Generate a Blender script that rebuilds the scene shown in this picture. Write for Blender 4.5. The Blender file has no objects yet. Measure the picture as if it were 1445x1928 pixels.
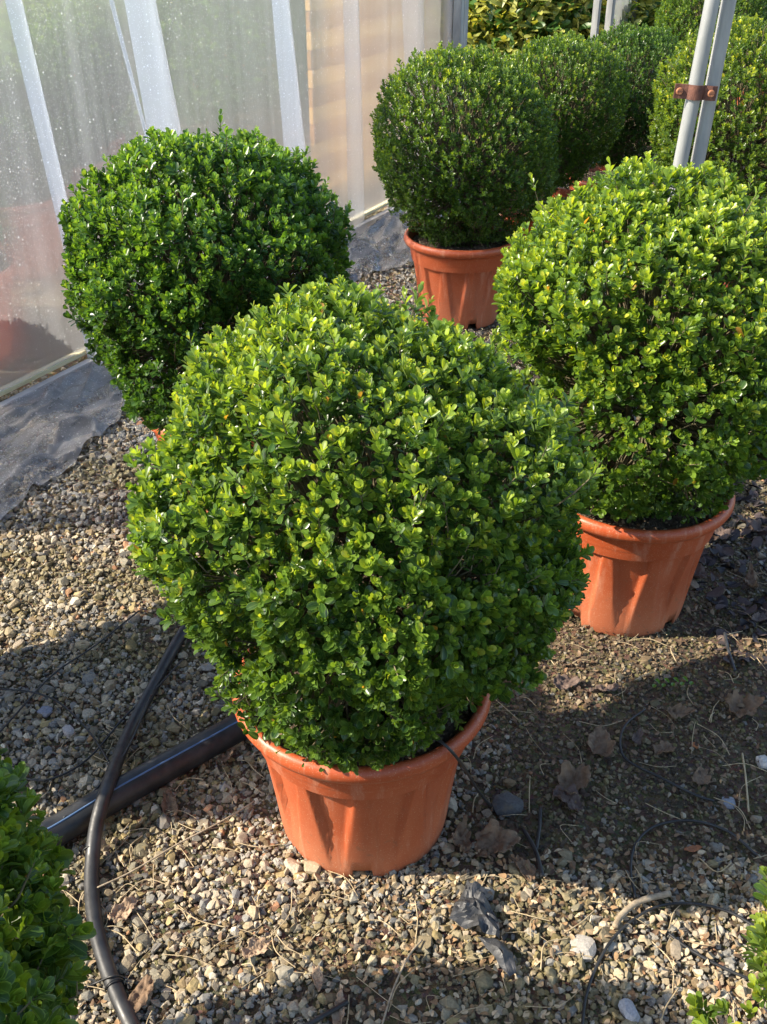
import bpy, bmesh, math, random
import numpy as np
from mathutils import Vector, Matrix

# ------------------------------------------------------------------ camera, sky, sun, exposure
S = bpy.context.scene
F, TH, CH = 1900.0, math.radians(32.1), 1.624      # focal in photo pixels, pitch below horizon, eye height
PW, PH = 1445.0, 1928.0
cam_d = bpy.data.cameras.new("camera"); cam = bpy.data.objects.new("camera", cam_d)
S.collection.objects.link(cam); S.camera = cam
cam.location = (0, 0, CH); cam.rotation_euler = (math.radians(90) - TH, 0, 0)
cam_d.sensor_fit = 'VERTICAL'; cam_d.sensor_height = 36.0; cam_d.lens = 36.0 * F / PH
cam_d.clip_start = 0.02; cam_d.clip_end = 500

SUN_EL, SUN_AZ = math.radians(36), math.radians(186)     # azimuth of the light's origin seen from above (x axis = 0)
sdir = Vector((math.cos(SUN_EL) * math.cos(SUN_AZ), math.cos(SUN_EL) * math.sin(SUN_AZ), math.sin(SUN_EL)))
ld = bpy.data.lights.new("sun", 'SUN'); ld.energy = 4.5; ld.angle = math.radians(0.5); ld.color = (1.0, 0.90, 0.74)
lo = bpy.data.objects.new("sun", ld); S.collection.objects.link(lo)
lo.rotation_euler = sdir.to_track_quat('Z', 'Y').to_euler()
w = bpy.data.worlds.new("World"); S.world = w; w.use_nodes = True
nt = w.node_tree; nt.nodes.clear()
sky = nt.nodes.new("ShaderNodeTexSky"); sky.sky_type = 'NISHITA'; sky.sun_disc = False
sky.sun_elevation = SUN_EL; sky.sun_rotation = math.radians(90) - SUN_AZ
bgn = nt.nodes.new("ShaderNodeBackground"); bgn.inputs[1].default_value = 0.15
outw = nt.nodes.new("ShaderNodeOutputWorld")
nt.links.new(sky.outputs[0], bgn.inputs[0]); nt.links.new(bgn.outputs[0], outw.inputs[0])
S.view_settings.view_transform = 'Standard'; S.view_settings.look = 'None'
S.view_settings.exposure = 1.27; S.view_settings.gamma = 1.0
S.render.engine = 'CYCLES'
S.cycles.max_bounces = 8; S.cycles.transparent_max_bounces = 12; S.cycles.transmission_bounces = 6

random.seed(7)
RNG = np.random.default_rng(11)
C = S.collection

# ------------------------------------------------------------------ helpers
def ray(px, py):
    u, v = (px - PW / 2) / F, (py - PH / 2) / F
    return Vector((u, math.cos(TH) - v * math.sin(TH), -math.sin(TH) - v * math.cos(TH)))
def at_z(px, py, z=0.0):
    d = ray(px, py); t = (z - CH) / d.z
    return Vector((0, 0, CH)) + d * t
def at_y(px, py, y):
    d = ray(px, py); return Vector((0, 0, CH)) + d * (y / d.y)

def halfw(y): return .3803 * (.8471 * y + .863)
def tag(o, label=None, cat=None, group=None, kind=None):
    if label: o['label'] = label
    if cat: o['category'] = cat
    if group: o['group'] = group
    if kind: o['kind'] = kind
    return o
def empty(name, loc=(0, 0, 0), rz=0.0):
    o = bpy.data.objects.new(name, None); C.objects.link(o)
    o.location = loc; o.rotation_euler = (0, 0, rz); o.empty_display_size = 0.1
    return o
def link(name, me, parent=None, mat=None):
    o = bpy.data.objects.new(name, me); C.objects.link(o)
    if mat is not None and len(me.materials) == 0: me.materials.append(mat)
    if parent is not None: o.parent = parent
    return o

def mesh_np(name, V, faces, smooth=True, col=None, uv=None):
    """V (n,3); faces: list of (k,) arrays grouped as [(F,4) array, (F,3) array]; col per vertex (n,3)"""
    me = bpy.data.meshes.new(name)
    V = np.ascontiguousarray(V, dtype=np.float32)
    me.vertices.add(len(V)); me.vertices.foreach_set("co", V.ravel())
    loops = np.concatenate([f.ravel() for f in faces]).astype(np.int32)
    cnt = np.concatenate([np.full(len(f), f.shape[1]) for f in faces]).astype(np.int32)
    st = np.concatenate([[0], np.cumsum(cnt)[:-1]]).astype(np.int32)
    me.loops.add(len(loops)); me.loops.foreach_set("vertex_index", loops)
    me.polygons.add(len(cnt)); me.polygons.foreach_set("loop_start", st)
    me.polygons.foreach_set("use_smooth", np.full(len(cnt), smooth, dtype=bool))
    if col is not None:
        a = me.color_attributes.new("tone", 'FLOAT_COLOR', 'POINT')
        c4 = np.ones((len(V), 4), dtype=np.float32); c4[:, :3] = col
        a.data.foreach_set("color", c4.ravel())
    if uv is not None:
        a = me.attributes.new("leafuv", 'FLOAT2', 'POINT')
        a.data.foreach_set("vector", np.ascontiguousarray(uv, dtype=np.float32).ravel())
    me.update(calc_edges=True)
    return me

def grid_faces(nu, nv, closed_u=False):
    """vertex index = v*nu+u"""
    us = np.arange(nu if closed_u else nu - 1); vs = np.arange(nv - 1)
    U, Vv = np.meshgrid(us, vs)
    U = U.ravel(); Vv = Vv.ravel(); U2 = (U + 1) % nu
    return np.stack([Vv * nu + U, Vv * nu + U2, (Vv + 1) * nu + U2, (Vv + 1) * nu + U], 1)

def catmull(P, n=8):
    P = [Vector(p) for p in P]; Q = [P[0] * 2 - P[1]] + P + [P[-1] * 2 - P[-2]]
    out = []
    for i in range(1, len(Q) - 2):
        a, b, c, d = Q[i - 1:i + 3]
        for k in range(n):
            t = k / n
            out.append(0.5 * ((2 * b) + (c - a) * t + (2 * a - 5 * b + 4 * c - d) * t * t + (3 * b - a - 3 * c + d) * t ** 3))
    out.append(P[-1]); return out

def tube_arrays(pts, rad, sides=10, caps=True):
    pts = [Vector(p) for p in pts]; n = len(pts)
    if not hasattr(rad, '__len__'): rad = [rad] * n
    V = []; ref = Vector((0, 0, 1))
    T0 = (pts[1] - pts[0]).normalized()
    if abs(T0.dot(ref)) > .95: ref = Vector((1, 0, 0))
    X = T0.cross(ref).normalized()
    for i, p in enumerate(pts):
        T = (pts[min(i + 1, n - 1)] - pts[max(i - 1, 0)]).normalized()
        X = (X - T * X.dot(T)).normalized(); Y = T.cross(X)
        for k in range(sides):
            a = 2 * math.pi * k / sides
            V.append(p + (X * math.cos(a) + Y * math.sin(a)) * rad[i])
    Fq = grid_faces(sides, n, True)
    V = np.array([tuple(v) for v in V])
    Fs = [Fq]
    if caps: Fs.append(np.stack([np.arange(sides)[::-1], np.arange(sides) + (n - 1) * sides]))
    return V, Fs
def tube(name, pts, rad, mat, parent=None, sides=10):
    V, Fs = tube_arrays(pts, rad, sides)
    return link(name, mesh_np(name, V, Fs), parent, mat)

_TAB = {}
def noise2(x, y, seed=0, oct=4, f0=1.0):
    """cheap smooth value noise, vectorised"""
    x = np.asarray(x, float); y = np.asarray(y, float)
    if seed not in _TAB: _TAB[seed] = np.random.default_rng(seed).random((256, 256))
    tab = _TAB[seed]; out = np.zeros_like(x); amp = 1.0; f = f0; tot = 0
    for o in range(oct):
        X = x * f + 13.7 * o; Y = y * f + 7.3 * o
        xi = np.floor(X).astype(int); yi = np.floor(Y).astype(int); fx = X - xi; fy = Y - yi
        fx = fx * fx * (3 - 2 * fx); fy = fy * fy * (3 - 2 * fy)
        a = tab[xi % 256, yi % 256]; b = tab[(xi + 1) % 256, yi % 256]
        c = tab[xi % 256, (yi + 1) % 256]; d = tab[(xi + 1) % 256, (yi + 1) % 256]
        out += amp * ((a * (1 - fx) + b * fx) * (1 - fy) + (c * (1 - fx) + d * fx) * fy)
        tot += amp; amp *= .5; f *= 2.03
    return out / tot

# ------------------------------------------------------------------ materials
def newmat(name):
    m = bpy.data.materials.new(name); m.use_nodes = True
    nt = m.node_tree; nt.nodes.clear()
    out = nt.nodes.new("ShaderNodeOutputMaterial")
    return m, nt, out
def N(nt, t, **kw):
    n = nt.nodes.new(t)
    for k, v in kw.items():
        if k in ('inp',):
            for i, val in v.items(): n.inputs[i].default_value = val
        else: setattr(n, k, v)
    return n
def ramp(nt, stops, fac):
    r = nt.nodes.new("ShaderNodeValToRGB"); e = r.color_ramp.elements
    while len(e) < len(stops): e.new(0.5)
    for i, (p, c) in enumerate(stops):
        e[i].position = p; e[i].color = (c[0], c[1], c[2], 1) if hasattr(c, '__len__') else (c, c, c, 1)
    nt.links.new(fac, r.inputs[0]); return r.outputs[0]
def mix(nt, fac, a, b, mode='MIX'):
    m = nt.nodes.new("ShaderNodeMix"); m.data_type = 'RGBA'; m.blend_type = mode
    for sock, v in ((m.inputs[0], fac), (m.inputs[6], a), (m.inputs[7], b)):
        if hasattr(v, 'is_linked'): nt.links.new(v, sock)
        elif hasattr(v, '__len__'): sock.default_value = (v[0], v[1], v[2], 1)
        else: sock.default_value = v
    return m.outputs[2]
def noise(nt, scale, detail=4, rough=.55, vec=None, dist=0.0):
    n = nt.nodes.new("ShaderNodeTexNoise"); n.inputs['Scale'].default_value = scale
    n.inputs['Detail'].default_value = detail; n.inputs['Roughness'].default_value = rough
    n.inputs['Distortion'].default_value = dist
    if vec is not None: nt.links.new(vec, n.inputs['Vector'])
    return n.outputs[0]
def bump(nt, h, strength=.3, dist=.01):
    b = nt.nodes.new("ShaderNodeBump"); b.inputs['Strength'].default_value = strength
    b.inputs['Distance'].default_value = dist; nt.links.new(h, b.inputs['Height']); return b.outputs[0]
def coords(nt, kind='Object', scale=None):
    tc = nt.nodes.new("ShaderNodeTexCoord"); o = tc.outputs[kind]
    if scale is not None:
        mp = nt.nodes.new("ShaderNodeMapping"); mp.inputs['Scale'].default_value = scale
        nt.links.new(o, mp.inputs[0]); o = mp.outputs[0]
    return o

def leaf_material(name, trans=.43, rough=.31, spec=.5, edge=True, tint_obj=True):
    m, nt, out = newmat(name)
    at = N(nt, "ShaderNodeAttribute", attribute_name="tone")
    uv = N(nt, "ShaderNodeAttribute", attribute_name="leafuv")
    sep = N(nt, "ShaderNodeSeparateXYZ"); nt.links.new(uv.outputs['Vector'], sep.inputs[0])
    ab = N(nt, "ShaderNodeMath", operation='ABSOLUTE'); nt.links.new(sep.outputs[0], ab.inputs[0])
    base = at.outputs['Color']
    if tint_obj:
        oi = N(nt, "ShaderNodeObjectInfo"); base = mix(nt, 1.0, base, oi.outputs['Color'], 'MULTIPLY')
    # pale midrib and thin pale margin
    rib = ramp(nt, [(0.0, .55), (.10, 0.0)], ab.outputs[0])
    c = mix(nt, rib, base, (.20, .34, .06))
    if edge:
        eg = ramp(nt, [(.80, 0.), (.97, .6)], ab.outputs[0])
        c = mix(nt, eg, c, (.24, .38, .08))
    nz = noise(nt, 260, 2)
    c = mix(nt, .25, c, ramp(nt, [(.3, .35), (.7, 1.0)], nz), 'MULTIPLY')
    geo = N(nt, "ShaderNodeNewGeometry")
    under = mix(nt, .45, c, (.17, .24, .09))
    c2 = mix(nt, geo.outputs['Backfacing'], c, under)
    bs = N(nt, "ShaderNodeBsdfPrincipled")
    nt.links.new(c2, bs.inputs['Base Color']); bs.inputs['Roughness'].default_value = rough
    bs.inputs['Specular IOR Level'].default_value = spec
    rr = mix(nt, geo.outputs['Backfacing'], (rough,) * 3, (.7,) * 3); nt.links.new(rr, bs.inputs['Roughness'])
    tr = N(nt, "ShaderNodeBsdfTranslucent")
    tc = mix(nt, 1.0, c, (1.9, 1.75, .55), 'MULTIPLY'); nt.links.new(tc, tr.inputs[0])
    mx = N(nt, "ShaderNodeMixShader"); mx.inputs[0].default_value = trans
    nt.links.new(bs.outputs[0], mx.inputs[1]); nt.links.new(tr.outputs[0], mx.inputs[2])
    nt.links.new(mx.outputs[0], out.inputs[0]); return m

def simple(name, c1, c2, scale=20, rough=.6, bstr=.2, bdist=.003, bscale=80, metal=0.0, vec=None, spec=.5, r2=None):
    m, nt, out = newmat(name)
    co = coords(nt, 'Object', vec or (1, 1, 1))
    n1 = noise(nt, scale, 5, .6, co)
    c = ramp(nt, [(.32, c1), (.68, c2)], n1)
    bs = N(nt, "ShaderNodeBsdfPrincipled"); nt.links.new(c, bs.inputs['Base Color'])
    bs.inputs['Metallic'].default_value = metal; bs.inputs['Specular IOR Level'].default_value = spec
    nr = noise(nt, scale * 2.1, 4, .6, co)
    nt.links.new(ramp(nt, [(.3, rough), (.7, r2 if r2 else min(1, rough + .15))], nr), bs.inputs['Roughness'])
    nb = noise(nt, bscale, 4, .6, co)
    nt.links.new(bump(nt, nb, bstr, bdist), bs.inputs['Normal'])
    nt.links.new(bs.outputs[0], out.inputs[0]); return m

M = {}
M['leaf'] = leaf_material("boxwood leaf")
M['varieg'] = leaf_material("variegated leaf", trans=.3, rough=.4, edge=False)
def mat_tone(name, rough=.8):
    m, nt, out = newmat(name)
    at = N(nt, "ShaderNodeAttribute", attribute_name="tone"); co = coords(nt, 'Object'); n1 = noise(nt, 150, 4, .6, co)
    c = mix(nt, .6, at.outputs['Color'], ramp(nt, [(.3, .4), (.7, 1.1)], n1), 'MULTIPLY')
    bs = N(nt, "ShaderNodeBsdfPrincipled"); nt.links.new(c, bs.inputs['Base Color']); bs.inputs['Roughness'].default_value = rough
    bs.inputs['Specular IOR Level'].default_value = .2
    nt.links.new(bs.outputs[0], out.inputs[0]); return m
M['dead'] = mat_tone("small fallen leaf")
M['bark'] = simple("boxwood bark", (.075, .062, .032), (.19, .155, .085), 40, .85, .5, .002, 120)
M['hose'] = simple("black polythene", (.009, .010, .012), (.036, .036, .037), 24, .34, .25, .001, 90, r2=.62)
M['tubing'] = simple("thin black tubing", (.010, .010, .011), (.03, .03, .03), 20, .42, .1, .001, 60)
M['blue'] = simple("blue stripe plastic", (.05, .11, .22), (.10, .17, .30), 30, .5, .1, .001, 60)
M['plank'] = simple("weathered board", (.74, .40, .12), (.92, .58, .20), 3.0, .8, .4, .004, 12, vec=(.4, .4, 6))
M['plank2'] = simple("darker weathered board", (.45, .20, .06), (.62, .32, .10), 3.0, .8, .4, .004, 12, vec=(.4, .4, 6))
M['rail'] = simple("base rail timber", (.42, .36, .20), (.62, .56, .36), 9, .75, .3, .003, 40, vec=(.5, 6, 6))
M['railmetal'] = simple("rail metal", (.38, .33, .29), (.56, .50, .44), 9, .5, .1, .003, 40)
M['galv'] = simple("galvanised steel", (.24, .25, .25), (.42, .42, .40), 14, .42, .15, .001, 70, metal=.35, vec=(1, 1, .25), r2=.62)
M['rust'] = simple("rusty steel", (.085, .035, .026), (.20, .085, .055), 60, .7, .5, .002, 160, metal=.2)
M['rust2'] = simple("rust orange screw", (.30, .12, .06), (.45, .2, .10), 60, .6, .5, .002, 160, metal=.3)
M['scrap'] = simple("torn black film", (.014, .015, .017), (.05, .052, .058), 30, .45, .5, .003, 60)
M['twig'] = simple("dry twig", (.22, .17, .11), (.42, .34, .24), 60, .85, .6, .002, 160)
M['straw'] = simple("dry straw", (.30, .22, .12), (.52, .42, .26), 60, .8, .3, .002, 160)
M['deadleaf'] = None

def mat_deadleaf(name, a, b):
    m, nt, out = newmat(name)
    co = coords(nt, 'Object')
    n1 = noise(nt, 30, 6, .65, co); v = N(nt, "ShaderNodeTexVoronoi", feature='DISTANCE_TO_EDGE')
    v.inputs['Scale'].default_value = 55; nt.links.new(co, v.inputs['Vector'])
    c = ramp(nt, [(.3, a), (.7, b)], n1)
    c = mix(nt, ramp(nt, [(0, .2), (.04, 0.)], v.outputs[0]), c, tuple(min(1, x * 1.6) for x in b))
    bs = N(nt, "ShaderNodeBsdfPrincipled"); nt.links.new(c, bs.inputs['Base Color']); bs.inputs['Roughness'].default_value = .78
    nt.links.new(bump(nt, n1, .7, .004), bs.inputs['Normal'])
    tr = N(nt, "ShaderNodeBsdfTranslucent"); nt.links.new(c, tr.inputs[0])
    mx = N(nt, "ShaderNodeMixShader"); mx.inputs[0].default_value = .15
    nt.links.new(bs.outputs[0], mx.inputs[1]); nt.links.new(tr.outputs[0], mx.inputs[2])
    nt.links.new(mx.outputs[0], out.inputs[0]); return m
M['dl_brown'] = mat_deadleaf("dead leaf brown", (.11, .066, .038), (.27, .175, .105))
M['dl_tan'] = mat_deadleaf("dead leaf tan", (.26, .17, .10), (.48, .35, .24))
M['dl_dark'] = mat_deadleaf("dead leaf dark", (.07, .045, .038), (.20, .14, .11))
M['dl_orange'] = mat_deadleaf("dead leaf orange", (.25, .09, .04), (.42, .18, .08))

def mat_pot():
    m, nt, out = newmat("terracotta coloured plastic")
    co = coords(nt, 'Object')
    n1 = noise(nt, 9, 5, .6, co); n2 = noise(nt, 420, 2, .5, co); n3 = noise(nt, 2.5, 3, .5, co)
    sep = N(nt, "ShaderNodeSeparateXYZ"); nt.links.new(co, sep.inputs[0])
    c = ramp(nt, [(.3, (.37, .064, .017)), (.7, (.45, .088, .026))], n1)
    # dried dust splashed up from the ground, patchy
    zf = N(nt, "ShaderNodeMapRange"); zf.inputs[1].default_value = 0; zf.inputs[2].default_value = .30
    zf.inputs[3].default_value = .62; zf.inputs[4].default_value = 0.02
    nt.links.new(sep.outputs[2], zf.inputs[0])
    d = N(nt, "ShaderNodeMath", operation='MULTIPLY'); nt.links.new(zf.outputs[0], d.inputs[0])
    nt.links.new(ramp(nt, [(.25, .15), (.75, 1.0)], n1), d.inputs[1])
    c = mix(nt, d.outputs[0], c, (.40, .19, .10))
    sp = ramp(nt, [(.62, 0.), (.68, .55)], n2)
    c = mix(nt, sp, c, (.55, .34, .22))
    dk = noise(nt, 55, 4, .7, co); spl = N(nt, "ShaderNodeMath", operation='MULTIPLY'); nt.links.new(ramp(nt, [(.60, 0.), (.66, .8)], dk), spl.inputs[0]); nt.links.new(zf.outputs[0], spl.inputs[1])
    c = mix(nt, spl.outputs[0], c, (.16, .10, .06))
    sc = noise(nt, 30, 5, .7, coords(nt, 'Object', (1, 1, .12)))
    c = mix(nt, ramp(nt, [(.54, 0.), (.70, .38)], sc), c, (.62, .36, .24))
    bs = N(nt, "ShaderNodeBsdfPrincipled"); nt.links.new(c, bs.inputs['Base Color'])
    rr = ramp(nt, [(.3, .36), (.7, .55)], n3)
    rr = mix(nt, d.outputs[0], rr, (.85, .85, .85)); nt.links.new(rr, bs.inputs['Roughness'])
    nt.links.new(bump(nt, n2, .12, .001), bs.inputs['Normal'])
    nt.links.new(bs.outputs[0], out.inputs[0]); return m
M['pot'] = mat_pot()
M['potsoil'] = simple("potting soil", (.035, .022, .014), (.16, .11, .065), 70, .95, 1.0, .012, 130)

def mat_ground():
    m, nt, out = newmat("soil")
    co = coords(nt, 'Object')
    n1 = noise(nt, 2.2, 6, .6, co); n2 = noise(nt, 55, 6, .7, co); n3 = noise(nt, 6, 5, .6, co, 1.0)
    c = ramp(nt, [(.3, (.11, .08, .048)), (.55, (.21, .16, .10)), (.75, (.31, .25, .16))], n2)
    c = mix(nt, ramp(nt, [(.35, 0.), (.7, .7)], n1), c, (.10, .075, .048))
    c = mix(nt, ramp(nt, [(.52, 0.), (.68, .55)], n3), c, (.095, .10, .03))
    v = N(nt, "ShaderNodeTexVoronoi"); v.inputs['Scale'].default_value = 90; nt.links.new(co, v.inputs['Vector'])
    c = mix(nt, .5, c, mix(nt, .6, v.outputs['Color'], (.3, .25, .18)), 'OVERLAY')
    bs = N(nt, "ShaderNodeBsdfPrincipled"); nt.links.new(c, bs.inputs['Base Color']); bs.inputs['Roughness'].default_value = .93
    bs.inputs['Specular IOR Level'].default_value = .25
    nt.links.new(bump(nt, n2, 1.0, .02), bs.inputs['Normal'])
    nt.links.new(bs.outputs[0], out.inputs[0]); return m
M['ground'] = mat_ground()

def mat_stone():
    m, nt, out = newmat("stone chippings")
    at = N(nt, "ShaderNodeAttribute", attribute_name="tone"); co = coords(nt, 'Object')
    n1 = noise(nt, 220, 5, .65, co); n2 = noise(nt, 45, 4, .6, co)
    c = mix(nt, .75, at.outputs['Color'], ramp(nt, [(.25, .45), (.7, 1.15)], n1), 'MULTIPLY')
    c = mix(nt, ramp(nt, [(.5, 0.), (.75, .45)], n2), c, (.22, .165, .10))
    bs = N(nt, "ShaderNodeBsdfPrincipled"); nt.links.new(c, bs.inputs['Base Color']); bs.inputs['Roughness'].default_value = .82
    bs.inputs['Specular IOR Level'].default_value = .35
    nt.links.new(bump(nt, n1, .5, .003), bs.inputs['Normal'])
    nt.links.new(bs.outputs[0], out.inputs[0]); return m
M['stone'] = mat_stone()

def mat_film(name, clear, blur, milky, specks=True, streak=(14, 14, .35), glossr=.16, milkcol=(.71, .73, .77), ior=1.45, spread=(.85, 1.15)):
    """polythene: a clear share, a rough-refracting share, a milky share, a sheen"""
    m, nt, out = newmat(name)
    co = coords(nt, 'Object')
    st = noise(nt, 1.0, 4, .6, coords(nt, 'Object', streak))
    milk = ramp(nt, [(.3, milky * spread[0]), (.7, min(1., milky * spread[1]))], st)
    if specks:
        v = N(nt, "ShaderNodeTexVoronoi"); v.inputs['Scale'].default_value = 55; nt.links.new(co, v.inputs['Vector'])
        v.inputs['Randomness'].default_value = 1.0
        sp = ramp(nt, [(.13, 1.0), (.22, 0.)], v.outputs['Distance'])
        pick = N(nt, "ShaderNodeSeparateColor"); nt.links.new(v.outputs['Color'], pick.inputs[0])
        gate = ramp(nt, [(.45, 0.), (1.0, .62)], pick.outputs[0])
        sp = mix(nt, 1., sp, gate, 'MULTIPLY')
        v2 = N(nt, "ShaderNodeTexVoronoi"); v2.inputs['Scale'].default_value = 130; nt.links.new(co, v2.inputs['Vector'])
        sp2 = ramp(nt, [(.14, .35), (.26, 0.)], v2.outputs['Distance'])
        sp = mix(nt, 1., sp, sp2, 'ADD')
        milk = mix(nt, 1., milk, sp, 'ADD')
    df = N(nt, "ShaderNodeBsdfDiffuse"); df.inputs[0].default_value = (*milkcol, 1)
    tl = N(nt, "ShaderNodeBsdfTranslucent"); tl.inputs[0].default_value = (*milkcol, 1)
    m1 = N(nt, "ShaderNodeMixShader"); m1.inputs[0].default_value = .55
    nt.links.new(df.outputs[0], m1.inputs[1]); nt.links.new(tl.outputs[0], m1.inputs[2])
    tp = N(nt, "ShaderNodeBsdfTransparent"); tp.inputs[0].default_value = (.95, .96, .98, 1)
    rf = N(nt, "ShaderNodeBsdfRefraction"); rf.inputs['Roughness'].default_value = .55; rf.inputs['IOR'].default_value = 1.12
    rf.inputs[0].default_value = (.80, .82, .86, 1)
    m2 = N(nt, "ShaderNodeMixShader"); m2.inputs[0].default_value = blur / (blur + clear)
    nt.links.new(tp.outputs[0], m2.inputs[1]); nt.links.new(rf.outputs[0], m2.inputs[2])
    m3 = N(nt, "ShaderNodeMixShader"); nt.links.new(milk, m3.inputs[0])
    nt.links.new(m2.outputs[0], m3.inputs[1]); nt.links.new(m1.outputs[0], m3.inputs[2])
    gl = N(nt, "ShaderNodeBsdfGlossy"); gl.inputs['Roughness'].default_value = glossr
    fr = N(nt, "ShaderNodeFresnel"); fr.inputs[0].default_value = ior
    m4 = N(nt, "ShaderNodeMixShader"); nt.links.new(fr.outputs[0], m4.inputs[0])
    nt.links.new(m3.outputs[0], m4.inputs[1]); nt.links.new(gl.outputs[0], m4.inputs[2])
    nt.links.new(m4.outputs[0], out.inputs[0]); return m
M['film'] = mat_film("polythene film with droplets", .30, .44, .24, spread=(.75, 1.25))
M['filmclear'] = mat_film("polythene film", .35, .25, .40, specks=False)
M['fold'] = mat_film("folded polythene", .30, .15, .55, specks=True, milkcol=(.82, .87, .96))
M['foldsoft'] = mat_film("overlapping polythene", .4, .3, .34, specks=True)
M['skirt'] = mat_film("polythene skirt", .80, .05, .27, specks=True, streak=(2.2, 13, 6), glossr=.07, spread=(.25, 1.6), milkcol=(.95, .90, .85), ior=1.45)

# ------------------------------------------------------------------ ground
XS = np.concatenate([np.linspace(-60, -4, 26), np.arange(-3.8, -1.6, .08), np.arange(-1.6, 1.8, .02), np.arange(1.8, 4, .08), np.linspace(4.2, 60, 26)])
YS = np.concatenate([np.linspace(-30, -1, 14), np.arange(-.8, .4, .08), np.arange(.4, 3.2, .02), np.arange(3.2, 8, .08), np.linspace(8.2, 90, 30)])
def gz(x, y):
    x = np.asarray(x, float); y = np.asarray(y, float)
    fade = np.clip((5 - np.hypot(x, y - 2)) / 2, 0, 1)
    return fade * ((noise2(x, y, 3, 4, 2.2) - .5) * .022 + (noise2(x, y, 5, 3, 22) - .5) * .010)
GX, GY = np.meshgrid(XS, YS)
gm = mesh_np("ground", np.stack([GX.ravel(), GY.ravel(), gz(GX.ravel(), GY.ravel())], 1), [grid_faces(len(XS), len(YS))])
tag(link("ground", gm, None, M['ground']), kind='structure')

# stone templates: irregular convex hulls
def hull(npts, flat, seed, k=2.6):
    r = random.Random(seed); bm = bmesh.new()
    ax = (1, r.uniform(.65, .95), flat * r.uniform(.8, 1.2))
    for _ in range(npts):
        v = Vector((r.gauss(0, 1), r.gauss(0, 1), r.gauss(0, 1))).normalized()
        s = (abs(v.x) ** k + abs(v.y) ** k + abs(v.z) ** k) ** (-1 / k) * r.uniform(.86, 1.0)
        bm.verts.new((v.x * s * ax[0], v.y * s * ax[1], v.z * s * ax[2]))
    res = bmesh.ops.convex_hull(bm, input=bm.verts)
    loose = [v for v in bm.verts if not v.link_faces]
    bmesh.ops.delete(bm, geom=loose, context='VERTS')
    bmesh.ops.triangulate(bm, faces=bm.faces); bm.verts.ensure_lookup_table()
    bm.normal_update()
    V = np.array([tuple(v.co) for v in bm.verts]); Fa = np.array([[v.index for v in f.verts] for f in bm.faces])
    bm.verts.index_update(); Fa = np.array([[v.index for v in f.verts] for f in bm.faces]); bm.free()
    return V, Fa
SMALL = [hull(13, .62, 100 + i) for i in range(14)]
BIG = [hull(22, .52, 300 + i, 3.0) for i in range(12)]

def rotmats(n, rng, tilt=.5):
    a = rng.random(n) * 2 * np.pi; b = rng.normal(0, tilt, n); c = rng.normal(0, tilt, n)
    ca, sa, cb, sb, cc, sc = np.cos(a), np.sin(a), np.cos(b), np.sin(b), np.cos(c), np.sin(c)
    Z = np.zeros(n); O = np.ones(n)
    Rz = np.stack([ca, -sa, Z, sa, ca, Z, Z, Z, O], 1).reshape(n, 3, 3)
    Rx = np.stack([O, Z, Z, Z, cb, -sb, Z, sb, cb], 1).reshape(n, 3, 3)
    Ry = np.stack([cc, Z, sc, Z, O, Z, -sc, Z, cc], 1).reshape(n, 3, 3)
    return Rz @ Rx @ Ry
def scatter_hulls(P, size, cols, tmpls, rng, tilt=.5):
    Vs, Fs, Cs = [], [], []; off = 0
    idx = rng.integers(0, len(tmpls), len(P)); R = rotmats(len(P), rng, tilt)
    for t, (V, Fa) in enumerate(tmpls):
        s = np.where(idx == t)[0]
        if not len(s): continue
        VV = np.einsum('nij,vj->nvi', R[s], V) * size[s][:, None, None] + P[s][:, None, :]
        Vs.append(VV.reshape(-1, 3)); FF = Fa[None] + (np.arange(len(s)) * len(V))[:, None, None] + off
        Fs.append(FF.reshape(-1, 3)); Cs.append(np.repeat(cols[s], len(V), axis=0)); off += len(s) * len(V)
    return np.concatenate(Vs), np.concatenate(Fs), np.concatenate(Cs)

PAL = np.array([(.30, .30, .30), (.22, .23, .25), (.40, .35, .27), (.50, .46, .40), (.22, .17, .11), (.36, .30, .17), (.40, .22, .14), (.13, .13, .14), (.58, .55, .50), (.34, .30, .26)])
WG = np.array([.16, .13, .20, .10, .08, .08, .015, .05, .035, .15]); WG = WG / WG.sum()
WB = np.array([.27, .27, .07, .06, .06, .02, .01, .12, .02, .10]); WB = WB / WB.sum()      # greyer chippings by the film

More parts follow.
